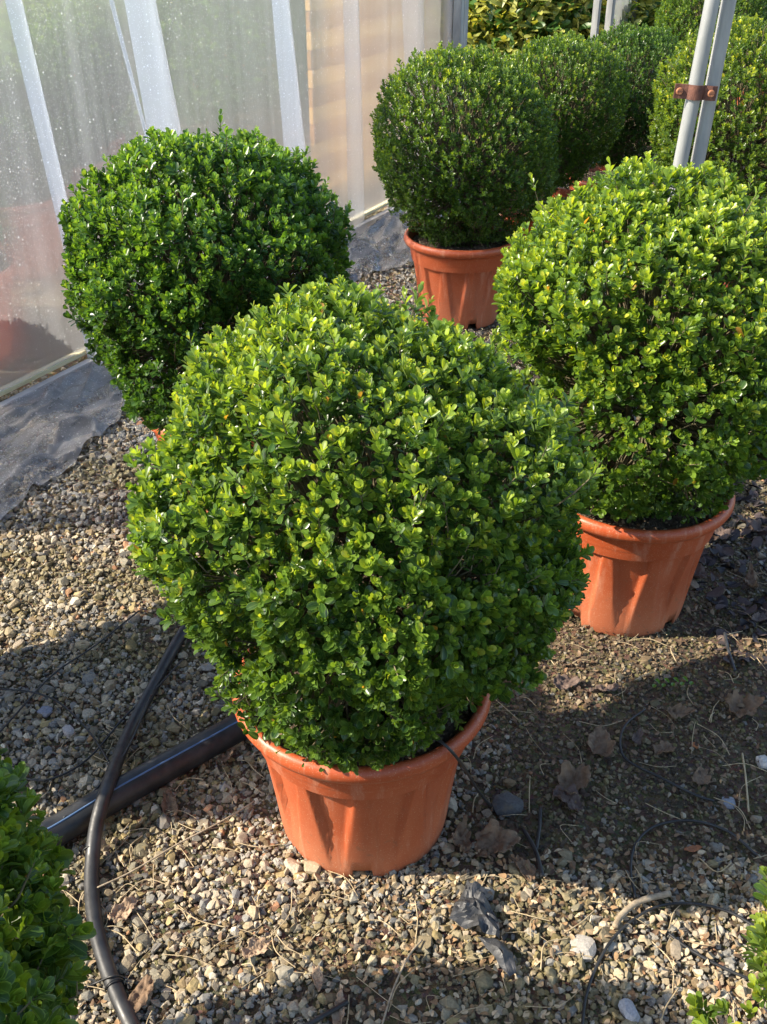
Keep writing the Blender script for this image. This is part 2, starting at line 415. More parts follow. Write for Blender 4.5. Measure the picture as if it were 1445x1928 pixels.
def soilness(x, y):
    """1 where bare soil shows instead of chippings"""
    e = (noise2(x, y, 21, 3, 3.0) - .5) * .35
    a = np.clip((x - (.06 + e)) / .16, 0, 1) * np.clip((y - (1.27 + e * .25)) / .06, 0, 1)
    b = np.clip((x + .30 + e) / .2, 0, 1) * np.clip((y - 1.65) / .1, 0, 1)
    return np.clip(np.maximum(a, b * np.clip((3.6 - y), 0, 1)), 0, 1)
def sample_ground(n, ymin, ymax, rng, marg=.15):
    y = rng.random(n * 3) * (ymax - ymin) + ymin
    x = (rng.random(n * 3) - .5) * 2 * (halfw(ymax) + marg)
    ok = np.abs(x) < halfw(y) + marg
    return x[ok], y[ok]
def gravel(name, dens, ymin, ymax, smin, smax, lift, tm, seed, soilkeep, tilt=.5):
    rng = np.random.default_rng(seed)
    hw = halfw(ymax) + .15; area = 2 * hw * (ymax - ymin)
    n = int(area * dens)
    y = rng.random(n) * (ymax - ymin) + ymin; x = (rng.random(n) * 2 - 1) * hw
    ok = (np.abs(x) < halfw(y) + .15) & (rng.random(n) > soilness(x, y) * (1 - soilkeep))
    pt_ = noise2(x + 3, y, 55, 3, 4.0); ok &= rng.random(n) < np.clip(.35 + 2.6 * (pt_ - .28), .3, 1)
    ok &= x > (-1.374 + .557 * (y - 3.247)) - .1
    x, y = x[ok], y[ok]; n = len(x)
    sz = smin + (smax - smin) * rng.random(n) ** 2.0
    z = gz(x, y) + lift * rng.random(n) + sz * .15
    wsel = rng.random(n); blue = np.clip((y - 2.3) / .6 + (noise2(x, y, 8, 2, 2) - .5), 0, 1)
    cg = np.searchsorted(np.cumsum(WG), wsel).clip(0, 9); cb = np.searchsorted(np.cumsum(WB), wsel).clip(0, 9)
    ci = np.where(rng.random(n) < blue, cb, cg)
    col = PAL[ci] * np.array([1.08, 1.0, .84]) * (0.7 + .5 * rng.random((n, 1)))
    mo = (np.clip(noise2(x, y, 31, 3, 3.5) - .5, 0, 1) * 3.2 * (rng.random(n) < .75)).clip(0, .75)[:, None]; col = col * (1 - mo) + np.array([.17, .14, .055]) * mo   # moss and silt stained
    so = soilness(x, y)[:, None]; col = col * (1 - .35 * so) + np.array([.10, .075, .045]) * .35 * so   # mud on the stones
    return scatter_hulls(np.stack([x, y, z], 1), sz, col, tm, rng, tilt)
parts = [gravel("a", 13000, .85, 2.3, .0035, .0085, .004, SMALL, 1, .13),
         gravel("b", 3900, .85, 2.3, .007, .0135, .007, SMALL, 2, .04),
         gravel("c", 420, .85, 2.3, .010, .021, .006, BIG, 3, .05, .35),
         gravel("d", 8000, 2.3, 3.8, .005, .010, .004, SMALL, 4, .15),
         gravel("e", 2600, 2.3, 4.0, .010, .018, .007, SMALL, 5, .15),
         gravel("f", 2400, 3.8, 6.2, .009, .017, .004, SMALL, 6, .9)]
off = 0; Vs, Fs, Cs = [], [], []
for V, Fa, Cc in parts:
    Vs.append(V); Fs.append(Fa + off); Cs.append(Cc); off += len(V)
gv = mesh_np("gravel", np.concatenate(Vs), [np.concatenate(Fs)], smooth=False, col=np.concatenate(Cs))
tag(link("gravel", gv, None, M['stone']), "loose grey and beige stone chippings covering the ground", "gravel", kind='stuff')

# ------------------------------------------------------------------ leaves
LT = np.array([0, .15, .37, .60, .81, .95, 1.0]); LW = np.array([0, .12, .22, .285, .275, .175, 0])
def leaf_template(wscale=1.0, cup=.45, curl=.16):
    V = [(0, 0, 0)]; U = [(0, 0)]
    for t, w_ in list(zip(LT, LW))[1:-1]:
        w2 = w_ * wscale; zc = -curl * t * t + .05 * t
        for s in (-1, 0, 1):
            V.append((s * w2, t, zc + abs(s) * w2 * cup)); U.append((s, t))
    V.append((0, 1.0, -curl + .06)); U.append((0, 1))
    q, tr = [], [(0, 2, 1), (0, 3, 2)]
    for k in range(4):
        b = 1 + 3 * k
        q += [(b, b + 1, b + 4, b + 3), (b + 1, b + 2, b + 5, b + 4)]
    b = 13; tr += [(b, b + 1, 16), (b + 1, b + 2, 16)]
    return np.array(V), np.array(U), np.array(q), np.array(tr)

def place_leaves(O, Yd, Zn, size, col, tpl):
    """O (n,3) base, Yd axis, Zn normal, size (n,), col (n,3)"""
    V, U, q, tr = tpl
    Yd = Yd / np.linalg.norm(Yd, axis=1, keepdims=True)
    Zn = Zn - Yd * (Zn * Yd).sum(1, keepdims=True); Zn /= np.linalg.norm(Zn, axis=1, keepdims=True) + 1e-9
    X = np.cross(Yd, Zn)
    B = np.stack([X, Yd, Zn], 2)                                    # columns
    P = np.einsum('nij,vj->nvi', B, V) * size[:, None, None] + O[:, None, :]
    n, k = len(O), len(V); offs = (np.arange(n) * k)[:, None, None]
    return (P.reshape(-1, 3), [(q[None] + offs).reshape(-1, 4), (tr[None] + offs).reshape(-1, 3)],
            np.repeat(col, k, axis=0), np.tile(U, (n, 1)))
def merge(parts):
    Vs, Q, T, Cs, Us = [], [], [], [], []; off = 0
    for V, (q, t), c, u in parts:
        Vs.append(V); Q.append(q + off); T.append(t + off); Cs.append(c); Us.append(u); off += len(V)
    return np.concatenate(Vs), [np.concatenate(Q), np.concatenate(T)], np.concatenate(Cs), np.concatenate(Us)

DARK = np.array([.034, .088, .020]); MID = np.array([.122, .220, .030]); YOUNG = np.array([.255, .36, .048]); TIP = np.array([.42, .45, .075])
def foliage(seed, nsh=3300, r=(.36, .36, .37), leaf=.0192, npair=(4, 7), bare=.5, lump=.08, stray=26, young=.35, base_cut=-.97, pw=2.25, taper=.11):
    g = np.random.default_rng(seed)
    # directions over the ball (thinned towards the pot)
    i = np.arange(nsh) + .5; ph = np.arccos(1 - 2 * i / nsh * (1 - base_cut) / 2); th = np.pi * (1 + 5 ** .5) * i
    D = np.stack([np.sin(ph) * np.cos(th), np.sin(ph) * np.sin(th), np.cos(ph)], 1) + g.normal(0, .035, (nsh, 3))
    D /= np.linalg.norm(D, axis=1, keepdims=True)
    lum = np.zeros(nsh)
    for _ in range(18):                                             # clumps from old shearing cuts
        k = g.normal(0, 1, 3); k /= np.linalg.norm(k); f = g.uniform(3, 19); lum += np.sin(D @ k * f + g.uniform(0, 6.28)) / 18 ** .5
    hz = np.hypot(D[:, 0], D[:, 1]); shp = (hz ** pw + np.abs(D[:, 2]) ** pw) ** (-1 / pw) * .985
    low = np.zeros(nsh)
    for _ in range(5):
        k = g.normal(0, 1, 3); k /= np.linalg.norm(k); low += np.sin(D @ k * g.uniform(1.5, 3.2) + g.uniform(0, 6.28)) / 5 ** .5
    depth = np.abs(g.normal(0, .047, nsh)); inner = g.random(nsh) < .15; depth[inner] += g.uniform(.05, .20, inner.sum())
    gap = lum < -1.05; depth[gap] += .05 + .09 * g.random(gap.sum())
    rad = 1 + lump * lum + .05 * low - depth
    Rv = np.array(r)
    Pt = D * Rv * (rad * shp)[:, None]; Pt[:, :2] *= (1 - taper * np.clip(-D[:, 2] + .1, 0, 1) ** 1.3)[:, None]
    up = np.array([0, 0, 1.0])
    d = D * .62 + up * .66 + g.normal(0, .22, (nsh, 3)); d /= np.linalg.norm(d, axis=1, keepdims=True)
    L = g.uniform(.024, .043, nsh)
    st = g.choice(nsh, stray, replace=False)                        # stray shoots that missed the shears
    L[st] = g.uniform(.05, .085, stray); Pt[st] += d[st] * (.006 + .052 * g.random((stray, 1)) ** 2.0); rad[st] += .02
    Pt += d * (.011 * g.normal(0, 1, (nsh, 1)))                     # ragged tips
    Bs = Pt - d * L[:, None]
    K = npair[1]; outO, outY, outZ, outS, outC = [], [], [], [], []
    az0 = g.uniform(0, 6.28, nsh)
    a = np.where(np.abs(d[:, 2:3]) < .9, np.array([[0, 0, 1.0]]), np.array([[1.0, 0, 0]])); u1 = np.cross(d, a); u1 /= np.linalg.norm(u1, axis=1, keepdims=True); u2 = np.cross(d, u1)
    vig = g.uniform(.68, 1.3, nsh); yg_lit = np.clip(g.normal(young, .28, nsh), 0, 1) * np.where(inner, .15, 1) * np.clip(.62 + .6 * D[:, 2], .15, 1.1)  # shoot age, plus light put into the colour: yellower crown, darker underside
    npr = g.integers(npair[0], npair[1] + 1, nsh)
    low_ = D[:, 2] < (-.42 if bare < .55 else .12); npr = np.where(low_ & (g.random(nsh) < (bare if bare < .55 else .42)), g.integers(0, 3, nsh), npr)
    for k in range(K):                                              # k = 0 is the tip pair
        on = k < npr
        s = 1 - k / K * .97
        org = Bs + d * (L * s)[:, None]
        az = az0 + (k % 2) * np.pi / 2 + g.normal(0, .25, nsh)
        al = math.radians(17 + 50 * min(1, k / (K - 2))) + g.normal(0, .16, nsh)
        for side in (0, np.pi):
            aa = az + side; u = u1 * np.cos(aa)[:, None] + u2 * np.sin(aa)[:, None]
            y = d * np.cos(al)[:, None] + u * np.sin(al)[:, None]; zn = d * np.sin(al)[:, None] - u * np.cos(al)[:, None]
            zn = zn + g.normal(0, .15, (nsh, 3)); y = y + g.normal(0, .08, (nsh, 3))
            sz = leaf * vig * (.62 if k == 0 else (.88 if k == 1 else 1.0)) * g.uniform(.82, 1.15, nsh)
            t = np.clip(yg_lit * (1.25 - .26 * k) + g.normal(0, .08, nsh), 0, 1)[:, None]
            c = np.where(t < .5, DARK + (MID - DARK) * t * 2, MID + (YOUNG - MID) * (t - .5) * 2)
            tipy = ((g.random(nsh) < .22) & (k < 2) & (yg_lit > .45))[:, None]; c = np.where(tipy, c * .45 + TIP * .55, c)
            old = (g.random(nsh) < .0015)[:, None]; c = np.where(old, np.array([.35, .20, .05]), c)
            c = c * g.uniform(.8, 1.2, (nsh, 1))
            for A, B in ((outO, org), (outY, y), (outZ, zn), (outS, sz), (outC, c)): A.append(B[on])
    O, Y, Z, Sz, Cc = map(np.concatenate, (outO, outY, outZ, outS, outC))
    pick = g.integers(0, 3, len(O)); tp = [leaf_template(.88, .40, .08), leaf_template(.76, .28, .0), leaf_template(.96, .5, .16)]
    ps = [place_leaves(O[pick == j], Y[pick == j], Z[pick == j], Sz[pick == j], Cc[pick == j], tp[j]) for j in range(3)]
    V, Fs, Cc, U = merge(ps)
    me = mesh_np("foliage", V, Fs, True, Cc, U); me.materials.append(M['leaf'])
    # twigs carrying the shoots
    g2 = np.random.default_rng(seed + 500); TV, TF, TC = [], [], []; off = 0
    sel = np.concatenate([g2.choice(nsh, 620, replace=False), st])
    for j in sel:
        tip = Vector(Bs[j]) + Vector(d[j]) * L[j] * .9; base = Vector(D[j] * Rv * .30) + Vector((0, 0, -.10))
        midp = (tip + base) / 2 + Vector(g2.normal(0, .02, 3)) + Vector((0, 0, -.02)); b2 = Vector(Bs[j])
        V_, F_ = tube_arrays([base, midp, b2, tip], [.003, .0022, .0014, .0008], 4, False)
        TV.append(V_); TF.append(F_[0] + off); off += len(V_)
    for j in range(9):                                              # main limbs out of the root collar
        a_ = j * 2.4 + g2.uniform(-.3, .3); e = Vector((math.cos(a_) * .12, math.sin(a_) * .12, g2.uniform(-.12, .05)))
        V_, F_ = tube_arrays([(g2.normal(0, .012), g2.normal(0, .012), -.42), (e.x * .35, e.y * .35, -.30), e, e * 1.6 + Vector((0, 0, .05))], [.011, .009, .006, .003], 7, False)
        TV.append(V_); TF.append(F_[0] + off); off += len(V_)
    tm = mesh_np("branches", np.concatenate(TV), [np.concatenate(TF)]); tm.materials.append(M['bark'])
    return me, tm

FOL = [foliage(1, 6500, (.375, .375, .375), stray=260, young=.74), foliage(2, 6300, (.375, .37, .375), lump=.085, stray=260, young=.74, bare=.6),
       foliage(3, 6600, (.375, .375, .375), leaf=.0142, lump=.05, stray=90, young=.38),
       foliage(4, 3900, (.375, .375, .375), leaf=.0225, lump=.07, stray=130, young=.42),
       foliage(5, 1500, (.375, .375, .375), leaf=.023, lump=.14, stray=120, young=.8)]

# ------------------------------------------------------------------ pots
PH_ = .366
ZK = 1.016
RK = .968
def pot_mesh():
    n = 300
    prof = [(.160, .036), (.163, .004), (.170, .0), (.1725, .006), (.176, .03), (.1795, .06), (.184, .10), (.189, .14), (.1945, .18), (.2005, .22),
            (.2065, .255), (.2100, .272), (.2125, .276), (.2175, .279), (.2195, .284), (.2225, .305), (.2245, .318), (.2265, .322), (.238, .325), (.2455, .330), (.2495, .338),
            (.2500, .346), (.2475, .354), (.2415, .3595), (.2345, .360), (.229, .356), (.2265, .348), (.2235, .32), (.2205, .29), (.214, .26)]
    th = np.linspace(0, 2 * np.pi, n, endpoint=False); V = []
    NP = 11
    for j, (r, z) in enumerate(prof):
        rr = np.full(n, r * RK); zz = np.full(n, z * ZK)
        if 4 <= j <= 11:
            f = np.clip((z - .03) / .24, 0, 1)                      # recessed tapering panels
            loc = np.abs(((th * NP / (2 * np.pi)) % 1) - .5) * 2
            wd = .16 + .62 * f ** .8
            m_ = np.clip((wd - loc) / .05, 0, 1); m_ = m_ * m_ * (3 - 2 * m_)
            rr = rr - .0115 * m_ * np.clip(f * 2.2, 0, 1)
        if j in (1, 2, 3):                                          # drainage notches in the foot
            loc = np.abs(((th * 4 / (2 * np.pi) + .5) % 1) - .5)
            zz = np.where(loc < .078, .032 + z * .2, zz)
        V.append(np.stack([rr * np.cos(th), rr * np.sin(th), zz], 1))
    V = np.concatenate(V); Fq = grid_faces(n, len(prof), True)
    cap = np.arange(n)[::-1][None]
    me = mesh_np("pot", V, [Fq, cap]); me.materials.append(M['pot']); return me
def soil_mesh(seed):
    n, k = 64, 16; V = [(0, 0, 0)]; th = np.linspace(0, 2 * np.pi, n, endpoint=False)
    rs = np.linspace(.014, .216, k); P = [np.array([[0, 0, .342]])]
    for r in rs:
        x, y = r * np.cos(th), r * np.sin(th)
        P.append(np.stack([x, y, .328 + (noise2(x + 3, y + 3, seed, 3, 25) - .5) * .022 + .012 * (1 - r / .22)], 1))
    V = np.concatenate(P); Fq = grid_faces(n, k, True) + 1
    tri = np.stack([np.zeros(n, int), (np.arange(n) + 1) % n + 1, np.arange(n) + 1], 1)
    g = np.random.default_rng(seed); m = 900; a = g.random(m) * 6.283; r = np.sqrt(g.random(m)) * .206
    x, y = r * np.cos(a), r * np.sin(a); z = .332 + (noise2(x + 3, y + 3, seed, 3, 25) - .5) * .022
    return mesh_np("soil", V, [Fq, tri]), scatter_hulls(np.stack([x, y, z], 1), g.uniform(.002, .0065, m), np.array([(.20, .14, .09), (.10, .07, .045), (.32, .25, .16)])[g.integers(0, 3, m)], SMALL, g)
POT = pot_mesh()
SOIL, (cv, cf, cc) = soil_mesh(4); SOIL.materials.append(M['potsoil'])
CRUMB = mesh_np("crumbs", cv, [cf], False, cc); CRUMB.materials.append(M['stone'])

GRP = "boxwood balls in orange pots standing in the greenhouse"
def boxwood(loc, fol, rz, label, tint=(1, 1, 1), sc=1.0, zc=.74, grp=GRP, tiltx=0.0, ball=(1, 1, 1), potrz=0.0, shift=(0, 0)):
    t = empty("potted_boxwood", (loc[0], loc[1], 0), 0); tag(t, label, "potted shrub", grp)
    p = link("pot", POT, t); p.rotation_euler = (0, 0, potrz)
    s = link("soil", SOIL, t); s.rotation_euler = (0, 0, rz)
    cr = link("soil_crumbs", CRUMB, s); cr['kind'] = 'stuff'
    me, tw = FOL[fol]
    f = link("foliage", me, t); f.location = (shift[0], shift[1], zc); f.rotation_euler = (tiltx, 0, rz); f.scale = (sc * ball[0], sc * ball[1], sc * ball[2])
    f.color = (*tint, 1)
    b = link("branches", tw, t); b.location = f.location; b.rotation_euler = f.rotation_euler; b.scale = f.scale
    return t
boxwood((-.04, 1.43), 0, .4, "largest boxwood ball in an orange pot, centre front on the gravel", (1.2, 1.1, 1), zc=.70, potrz=math.radians(-90), ball=(.925, .94, .955), shift=(.028, 0))
boxwood((.62, 2.155), 1, 2.2, "bright yellow-green boxwood ball in an orange pot, in front of the twin steel pipes", (1.5, 1.3, 1.0), 1.0, .705, potrz=math.radians(-50), ball=(1.02, 1, 1.0))
boxwood((-.45, 2.62), 1, 4.4, "dark green shaggy boxwood ball right in front of the film wall, behind the centre one", (.70, .86, .8), 1.0, .68, ball=(1, 1, 1.05))
boxwood((.327, 4.2), 2, .3, "small-leaved tight boxwood ball whose whole orange pot shows beyond the centre one", (1.3, 1.16, .9), .98, .675, ball=(1, 1, 1.05), potrz=.3)
boxwood((.76, 4.72), 2, 2.0, "boxwood ball tucked between the tight ball and the shaded one, pot nearly hidden", (1.35, 1.2, .95), .86, .725)
boxwood((1.16, 5.22), 2, 3.3, "shaded dark boxwood ball under the tan film panel, orange rim just visible", (.75, .85, .8), .84, .71)
boxwood((1.43, 4.18), 2, 5.1, "boxwood ball with orange-yellow tips directly behind the twin steel pipes", (1.7, 1.3, .95), 1.04, .77)
boxwood((2.26, 7.66), 2, 4.0, "farthest sunlit boxwood ball at the top right, left of the pipes' upper end", (1.2, 1.1, .9), 1.04, .69)
boxwood((3.0, 8.8), 0, 1.0, "dark boxwood ball cut by the top right corner of the photo", (.5, .7, .8), 1.0, .71)
boxwood((-.70, .60), 3, 2.9, "nearest boxwood with large leaves, cut off by the lower left corner beside the hose", (1.55, 1.3, .95), 1.0, .57)
boxwood((.745, .63), 4, 2.6, "bright boxwood with open shoots, cut off by the lower right corner", (1.8, 1.35, 1.0), .86, .415)
boxwood((-1.24, 1.68), 2, 2.1, "boxwood ball outside the frame to the left, shading the gravel beside the hose", (.9, .9, .9), 1.0, .69)

# ------------------------------------------------------------------ film wall
WA = Vector((-1.374, 3.247, 0)); WB_ = Vector((.038, 5.78, 0)); WD = (WB_ - WA).normalized(); WN = Vector((WD.y, -WD.x, 0))   # WN points inside
W0 = WA - WD * 1.0
WRZ = math.atan2(WD.y, WD.x)
def wall_sz(px, py, offn=0.0):
    d = ray(px, py); o = Vector((0, 0, CH)); t = (W0 + WN * offn - o).dot(WN) / d.dot(WN)
    p = o + d * t - W0; return p.dot(WD), p.z
def wallobj(name, label, s0):
    return tag(empty(name, W0 + WD * s0, WRZ), label, "greenhouse wall")
def sheet(name, s0, s1, z0, z1, mat, parent, wav=.012, ns=90, nz=24, offy=0.0, seed=0, sref=0.0):
    s = np.linspace(s0, s1, ns); z = np.linspace(z0, z1, nz); Sg, Zg = np.meshgrid(s, z)
    y = offy + wav * (noise2(Sg * 1.0, Zg * .25, 40 + seed, 3, 3.0) - .5) * 2
    V = np.stack([Sg.ravel() - sref, y.ravel(), Zg.ravel()], 1)
    return link(name, mesh_np(name, V, [grid_faces(ns, nz)]), parent, mat)
def box_mesh(name, lo_, hi_, mat, parent, bev=.003):
    bm = bmesh.new(); bmesh.ops.create_cube(bm, size=1)
    for v in bm.verts:
        v.co = Vector([(lo_[i] + hi_[i]) / 2 + v.co[i] * (hi_[i] - lo_[i]) for i in range(3)])
    if bev: bmesh.ops.bevel(bm, geom=bm.edges[:], offset=bev, segments=2, affect='EDGES')
    me = bpy.data.meshes.new(name); bm.to_mesh(me); bm.free(); return link(name, me, parent, mat)
SEND, _ = wall_sz(868, 60)
SD1, _ = wall_sz(1112, 60)
WH = 1.62
# local frame: +x along the wall, -y is inside (towards the camera)
w1 = wallobj("film_wall", "long translucent polythene wall beaded with droplets, left of the boxwoods", 0)
sheet("film_sheet", 0, SEND - .12, .07, WH, M['film'], w1, .006, 140)
def fold(px0, px1, mat, name="film_fold", offy=-.018, sref=0.0, parent=None, thick=.018):
    """px0, px1: (top-left, bottom-left), (top-right, bottom-right) points read on the wall plane"""
    (a, za), (b, zb) = [wall_sz(*p) for p in px0]; (c, zc), (d, zd) = [wall_sz(*p) for p in px1]
    def ext(s1, z1, s2, z2, z): return s1 + (s2 - s1) * (z - z1) / (z2 - z1)
    nz, ns = 14, 9; P = []
    for z in np.linspace(.05, WH - .01, nz):
        l, r = ext(a, za, b, zb, z), ext(c, zc, d, zd, z)
        for k in range(ns):
            t = k / (ns - 1)
            yy = offy - thick * math.sin(math.pi * t) ** .7 - .004 * math.sin(7 * t + z * 3)
            P.append((l + (r - l) * t - sref, yy, z))
    return link(name, mesh_np(name, np.array(P), [grid_faces(ns, nz)]), parent or w1, mat)
fold(((3, 0), (119, 500)), ((36, 0), (147, 500)), M['fold'])
fold(((228, 0), (270, 245)), ((288, 0), (333, 235)), M['fold'])
fold(((199, 0), (264, 252)), ((206, 0), (271, 252)), M['fold'], thick=.006)
fold(((506, 0), (530, 310)), ((540, 0), (572, 310)), M['fold'])
fold(((640, 0), (650, 436)), ((671, 0), (681, 436)), M['foldsoft'])
fold(((751, 0), (757, 155)), ((793, 0), (795, 155)), M['foldsoft'])
box_mesh("base_rail", (0, -.012, .066), (SEND, .03, .080), M['rail'], w1)
box_mesh("base_rail", (0, -.05, .004), (SEND, -.014, .052), M['railmetal'], w1)
box_mesh("top_rail", (0, -.02, WH - .04), (SEND, .02, WH + .01), M['galv'], w1)
for s in (.02, SEND - .09):
    box_mesh("post", (s, .022, .0), (s + .05, .07, WH), M['galv'], w1)
box_mesh("end_post", (SEND - .11, -.05, 0), (SEND - .07, .0, WH), M['galv'], w1)
box_mesh("end_post", (SEND - .06, -.045, 0), (SEND + .0, -.01, WH), M['galv'], w1)
# skirt of the film, lying on the chippings
def skirt():
    inner = [(-.1, .03)]; ns, nt_ = 420, 44; P = []
    edge_px = [(-160, 1110), (0, 952), (60, 905), (120, 868), (180, 806), (246, 742), (400, 660), (560, 585), (690, 512), (762, 497), (800, 440), (860, 372)]
    es = []
    for px, py in edge_px:
        p = at_z(px, py, .01) - W0; es.append((p.dot(WD), p.dot(WN)))
    es = np.array(es); o = np.argsort(es[:, 0]); es = es[o]
    for i, s in enumerate(np.linspace(0, SEND - .15, ns)):
        d = max(.10, np.interp(s, es[:, 0], es[:, 1])) + .03 * (noise2(np.array([s]), np.array([0.]), 71, 3, 6)[0] - .5)
        for k in range(nt_):
            t = k / (nt_ - 1); x = W0 + WD * s + WN * d * t
            g = gz(np.array([x.x]), np.array([x.y]))[0]
            n_ = noise2(np.array([s * 1.0]), np.array([t * d]), 72, 2, 6)[0]
            u_ = t * d
            f1 = noise2(np.array([s * .9 + u_ * 1.6]), np.array([u_ * 1.0 - s * .25]), 74, 2, 7)[0]
            f2 = noise2(np.array([s * .5 - u_ * .9]), np.array([u_ * 1.0 + s * .3]), 75, 2, 15)[0]
            z = .040 * (1 - t) ** 2.2 + .016 + g + .10 * max(0, n_ - .45) * min(1, 5 * t) * math.sin(math.pi * min(1, t * 1.02)) + (.034 * (1 - abs(2 * f1 - 1)) ** 8 + .020 * abs(f2 - .5)) * min(1, 7 * t)
            P.append((s, -.054 - d * t, z))
    o = link("film_skirt", mesh_np("film_skirt", np.array(P), [grid_faces(nt_, ns)]), w1, M['skirt'])
skirt()

w2 = wallobj("film_wall", "further polythene wall panel beyond the doorway, tan behind it", SD1)
SL = 4.2
box_mesh("post", (0, -.05, 0), (.05, .0, WH), M['galv'], w2)
box_mesh("post", (.33, -.05, 0), (.40, .0, WH), M['galv'], w2)
sheet("film_sheet", .42, SL, .05, WH, M['filmclear'], w2, .02, 80, seed=5)
for k, s in enumerate((.95, 1.35, 2.1, 2.8, 3.5)):
    P = []; 
    for z in np.linspace(.05, WH, 6):
        for t in np.linspace(0, 1, 7): P.append((s + t * .12 + .03 * z, -.02 - .02 * math.sin(math.pi * t), z))
    link("film_fold", mesh_np("film_fold", np.array(P), [grid_faces(7, 6)]), w2, M['fold' if k % 2 else 'foldsoft'])
box_mesh("base_rail", (.0, -.03, .0), (SL, .03, .05), M['rail'], w2)

# ------------------------------------------------------------------ seen through the film
def out_pt(px, py, z): return at_z(px, py, z)
GO = "boxwoods in orange pots lined up outside the film wall"
pa, pb, pc = W0 + WD * .80 - WN * .52, W0 + WD * 1.34 - WN * .52, W0 + WD * 1.3 - WN * 1.1
boxwood((pa.x, pa.y), 2, .5, "blurred orange pot seen through the film, cut by the left edge", (1.5, 1.5, 1.8), .55, .50, GO)
boxwood((pb.x, pb.y), 2, 1.5, "blurred orange pot through the film, just left of the shaggy boxwood", (1.5, 1.5, 1.8), .55, .50, GO)
boxwood((pc.x, pc.y), 2, 2.5, "blurred orange pot farther back through the film, above the other two", (1.5, 1.5, 1.8), .55, .50, GO)
k0 = W0 + WD * 3.2 - WN * .9
for j in range(3):
    p = k0 - WN * (.2 + .3 * j) + WD * (-1.0 + .75 * j - .1 * j * j)
    boxwood((p.x, p.y), j % 3, 1.1 * j, ["grey-green blurred boxwood outside the film above the shaggy one", "blurred boxwood outside the film, middle of the pale panel", "blurred boxwood outside the film next to the tan boards"][j], (.9, 1, 1), 1.0, .74, GO)

# tan boards outside
def boards(s0, s1, off, h, label, rows):
    t = tag(empty("board_fence", W0 + WD * s0 - WN * off, WRZ), label, "fence")
    hh = h / rows
    for r_ in range(rows):
        o = box_mesh("board", (0, random.uniform(-.006, .006), r_ * hh + .002), (s1 - s0, .03, (r_ + 1) * hh - .003), M['plank2'] if r_ % 2 else M['plank'], t, .003)
    for x in np.arange(.2, s1 - s0, 1.2): box_mesh("post", (x, .038, 0), (x + .08, .11, h), M['plank'], t)
    return t
sb, _ = wall_sz(588, 150, -.6)
boards(sb, SEND + .6, .6, 1.9, "tan horizontal boards blurred behind the right part of the film wall", 19)
boards(SD1 + 1.6, SD1 + SL + 4, .9, 1.9, "tan boards behind the film panel beyond the doorway", 11)

# variegated shrubs through the doorway, and a dark hedge behind everything
def varieg(seed, R_, n, ln):
    g = np.random.default_rng(seed); D = g.normal(0, 1, (n, 3)); D[:, 2] = np.abs(D[:, 2]) * .9 - .12; D /= np.linalg.norm(D, axis=1, keepdims=True)
    O = D * np.array(R_) * (1 - np.abs(g.normal(0, .16, n)))[:, None]
    Y = D * .6 + np.array([0, 0, .35]) + g.normal(0, .5, (n, 3)); Z = D * .6 + np.array([0, 0, .8]) + g.normal(0, .3, (n, 3))
    sz = ln * g.uniform(.7, 1.2, n)
    a, b = np.array([.05, .12, .02]), np.array([.50, .48, .12]); t = (g.random(n) < .6)[:, None] * g.uniform(.5, 1, (n, 1))
    return mesh_np("foliage", *(lambda V, Fs, c, u: (V, Fs, True, c, u))(*place_leaves(O, Y, Z, sz, a + (b - a) * t, leaf_template(.62, .3, .3))))
vm = varieg(5, (.75, .75, .95), 5200, .13); vm.materials.append(M['varieg'])
gp = "variegated shrubs outside the doorway"
for j, (px, yy) in enumerate(((905, 10.2), (990, 9.8), (1085, 10.0), (1180, 10.8))):
    p = at_y(px, 40, yy); t = empty("variegated_shrub", (p.x, p.y, 0))
    tag(t, ["yellow variegated shrub just right of the film wall's end post", "yellow-leaved variegated shrub in the middle of the doorway", "variegated shrub left of the grey door posts", "variegated shrub hidden behind the grey door posts"][j], "shrub", gp)
    f = link("foliage", vm, t); f.rotation_euler = (0, 0, j * 1.3); f.location = (0, 0, .35)
    st_ = []
    V_, F_ = tube_arrays([(0, 0, 0), (.02, .01, .3), (.0, .03, .7)], [.03, .022, .01], 8); link("stem", mesh_np("stem", V_, F_), t, M['bark'])
def hedge(loc, size, rz, label, n=16000, seed=9):
    loc = Vector(loc)
    g = np.random.default_rng(seed); P = (g.random((n, 3)) - .5); ax = g.integers(0, 3, n)
    for a_ in range(3): P[ax == a_, a_] = np.sign(P[ax == a_, a_]) * (.5 - np.abs(g.normal(0, .06, (ax == a_).sum())))
    P = P * np.array(size); P[:, 2] = P[:, 2] + size[2] / 2 + .05; P[:, 1] += .25 * (noise2(P[:, 0] + 20, P[:, 2] + 20, 3, 3, 1.5) - .5)
    Y = g.normal(0, 1, (n, 3)); Z = g.normal(0, .5, (n, 3)) + np.array([0, -.6, .7])
    c = DARK + (MID * 1.3 - DARK) * g.random((n, 1))
    V, Fs, cc_, u = place_leaves(P, Y, Z, g.uniform(.07, .13, n), c, leaf_template(1.1))
    me = mesh_np("foliage", V, Fs, True, cc_, u); me.materials.append(M['leaf'])
    t = tag(empty("hedge", loc, rz), label, "hedge"); link("foliage", me, t)
    for k in range(9):
        x = (k - 4) / 9 * size[0]
        V_, F_ = tube_arrays([(x, 0, 0), (x + .05, .02, size[2] * .5), (x - .05, 0, size[2] * .85)], [.05, .035, .015], 7); link("stem", mesh_np("stem", V_, F_), t, M['bark'])
    return t
hedge((1.5, 14.2, 0), (11, 1.6, 2.4), .1, "dark leafy hedge far beyond the doorway")
hp = W0 + WD * 2.6 - WN * 3.2
